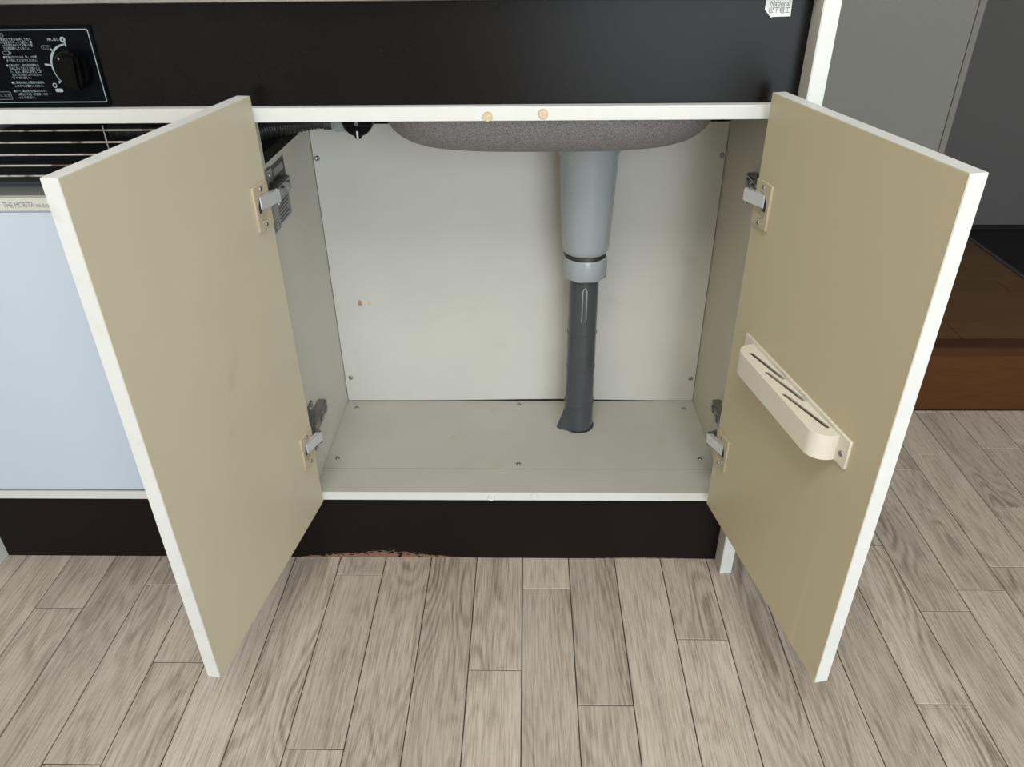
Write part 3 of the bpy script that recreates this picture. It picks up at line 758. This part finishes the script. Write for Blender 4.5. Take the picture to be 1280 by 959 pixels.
def ptext(body, size, x, z, m='print_dim', sx=1.0, align='LEFT'):
    return lettering('lettering', body, size, x, TXT, z, M[m], cp, cp, align, sx)
ptext('押し廻し', 0.0036, KX-0.0083, KZ+0.0298, 'print', 0.95, 'RIGHT')
ptext('入 切', 0.0030, KX-0.0298, KZ+0.0216, 'print_dim')
rows = [(-0.5745, -0.5391, 0.7957, '電源はつまみを押して左へ'), (-0.5756, -0.5392, 0.7926, 'の位置までゆっくり回し、電'), (-0.5749, -0.5394, 0.7895, '入の位置を合わせてお使い位置'), (-0.5743, -0.5433, 0.7862, 'で加熱調節してください。'),
        (-0.5700, -0.5665, 0.7817, '消火'), (-0.5776, -0.5391, 0.7772, '●電源は切つまみを「0」の位置'), (-0.5753, -0.5394, 0.7736, 'まで回してとめてください。'),
        (-0.5771, -0.5393, 0.7685, '●ご使用前に、取扱説明書をお'), (-0.5747, -0.5395, 0.7651, '読みになって正しくお使いくだ'), (-0.5750, -0.5388, 0.7618, 'い。なお、本体に表示してあ'), (-0.5742, -0.5399, 0.7585, 'るようにお気をつけください。'), (-0.5755, -0.5532, 0.7552, 'でください。'),
        (-0.5778, -0.5395, 0.7500, '●ご使用の後には電源の確認を'), (-0.5753, -0.5412, 0.7463, 'してからお離れください。'), (-0.5783, -0.5393, 0.7408, '●万一、異常発熱が起きたらすぐ'), (-0.5753, -0.5396, 0.7372, 'お買上げの店へご相談くださ'), (-0.5755, -0.5548, 0.7337, 'ってください。')]
for xa, xb, z, t_ in rows:
    me = text_mesh('lettering', t_, 0.0031); wd = max(v.co.x for v in me.vertices)
    me.transform(Matrix.Diagonal(((xb-xa)/wd, 1, 1, 1))); me.transform(FRONT)
    o = link('lettering', me, M['print'], cp); o.location = (xa, TXT, z); rel(o, cp)
flat('print_box', [rrect(-0.5790, -0.5692, 0.7982, 0.8024, 0.002), rrect(-0.5786, -0.5696, 0.7986, 0.8020, 0.0016)], 'print_dim')
flat('print_box', [rrect(-0.5765, -0.5673, 0.7796, 0.7838, 0.002), rrect(-0.5761, -0.5677, 0.7800, 0.7834, 0.0016)], 'print_dim')
flat('print_box', [rrect(-0.640, -0.5828, 0.7316, 0.7405, 0.0004), rrect(-0.6395, -0.5833, 0.7321, 0.7400, 0.0003)], 'print_dim')
ptext('火災に注意', 0.0042, -0.6045, 0.7362, 'print_dim')
ptext('使用方法', 0.0026, -0.5778, 0.8003, 'print_dim', 0.8)
bm = bmesh.new()
lathe(bm, [(0, 0.009), (0.0182, 0.009), (0.0195, 0.007), (0.0200, 0.0), (0, 0.0)], 40, Matrix.Translation((KX, PY, KZ)) @ FRONT)
kn = rel(bm_obj('knob', bm, M['black'], cp, smooth=True), cp)
bm = bmesh.new()
mk = Matrix.Translation((KX, PY, KZ)) @ Matrix.Translation((0.0035, 0, -0.001)) @ Matrix.Rotation(R(6), 4, 'Y')
add_box(bm, -0.0105, 0.0105, -0.020, -0.006, -0.0205, 0.0195, 0.004, mk)
o = bm_obj('knob_grip', bm, M['black'], kn, smooth=True); rel(o, cp) if False else None
o.parent = kn; o.matrix_parent_inverse = (Matrix.Translation(cp.location)).inverted() @ Matrix.Identity(4)
o.matrix_parent_inverse = Matrix.Identity(4)
bm = bmesh.new(); add_box(bm, -0.0006, 0.0006, -0.0095, -0.0090, 0.0110, 0.0165, 0, Matrix.Translation((KX, PY, KZ)) @ Matrix.Rotation(R(-42), 4, 'Y'))
o = bm_obj('pointer_line', bm, M['print'], kn)

# ------------------------------------------------------------------ torn sticker at the right end of the fascia
sk = link('paper_sticker', plate_mesh('paper_sticker', [[(0.2757, 0.8282), (0.2885, 0.8276), (0.2888, 0.8288), (0.2995, 0.8278), (0.3035, 0.8282), (0.3042, 0.8116), (0.2848, 0.8112), (0.2832, 0.8105), (0.2752, 0.8185)]], 0.0003, Matrix.Translation((0, 0.0120, 0)) @ FRONT), M['paper'])
tag(sk, 'small torn white paper sticker on the right end of the dark fascia', 'sticker')
for body, size, x, z, sx in (('National', 0.0072, 0.2803, 0.8240, 0.88), ('松下電工', 0.0072, 0.2792, 0.8172, 0.82)):
    me = text_mesh('lettering', body, size, sx=sx); me.transform(FRONT)
    o = link('lettering', me, M['ink'], sk); o.location = (x, 0.0115, z)
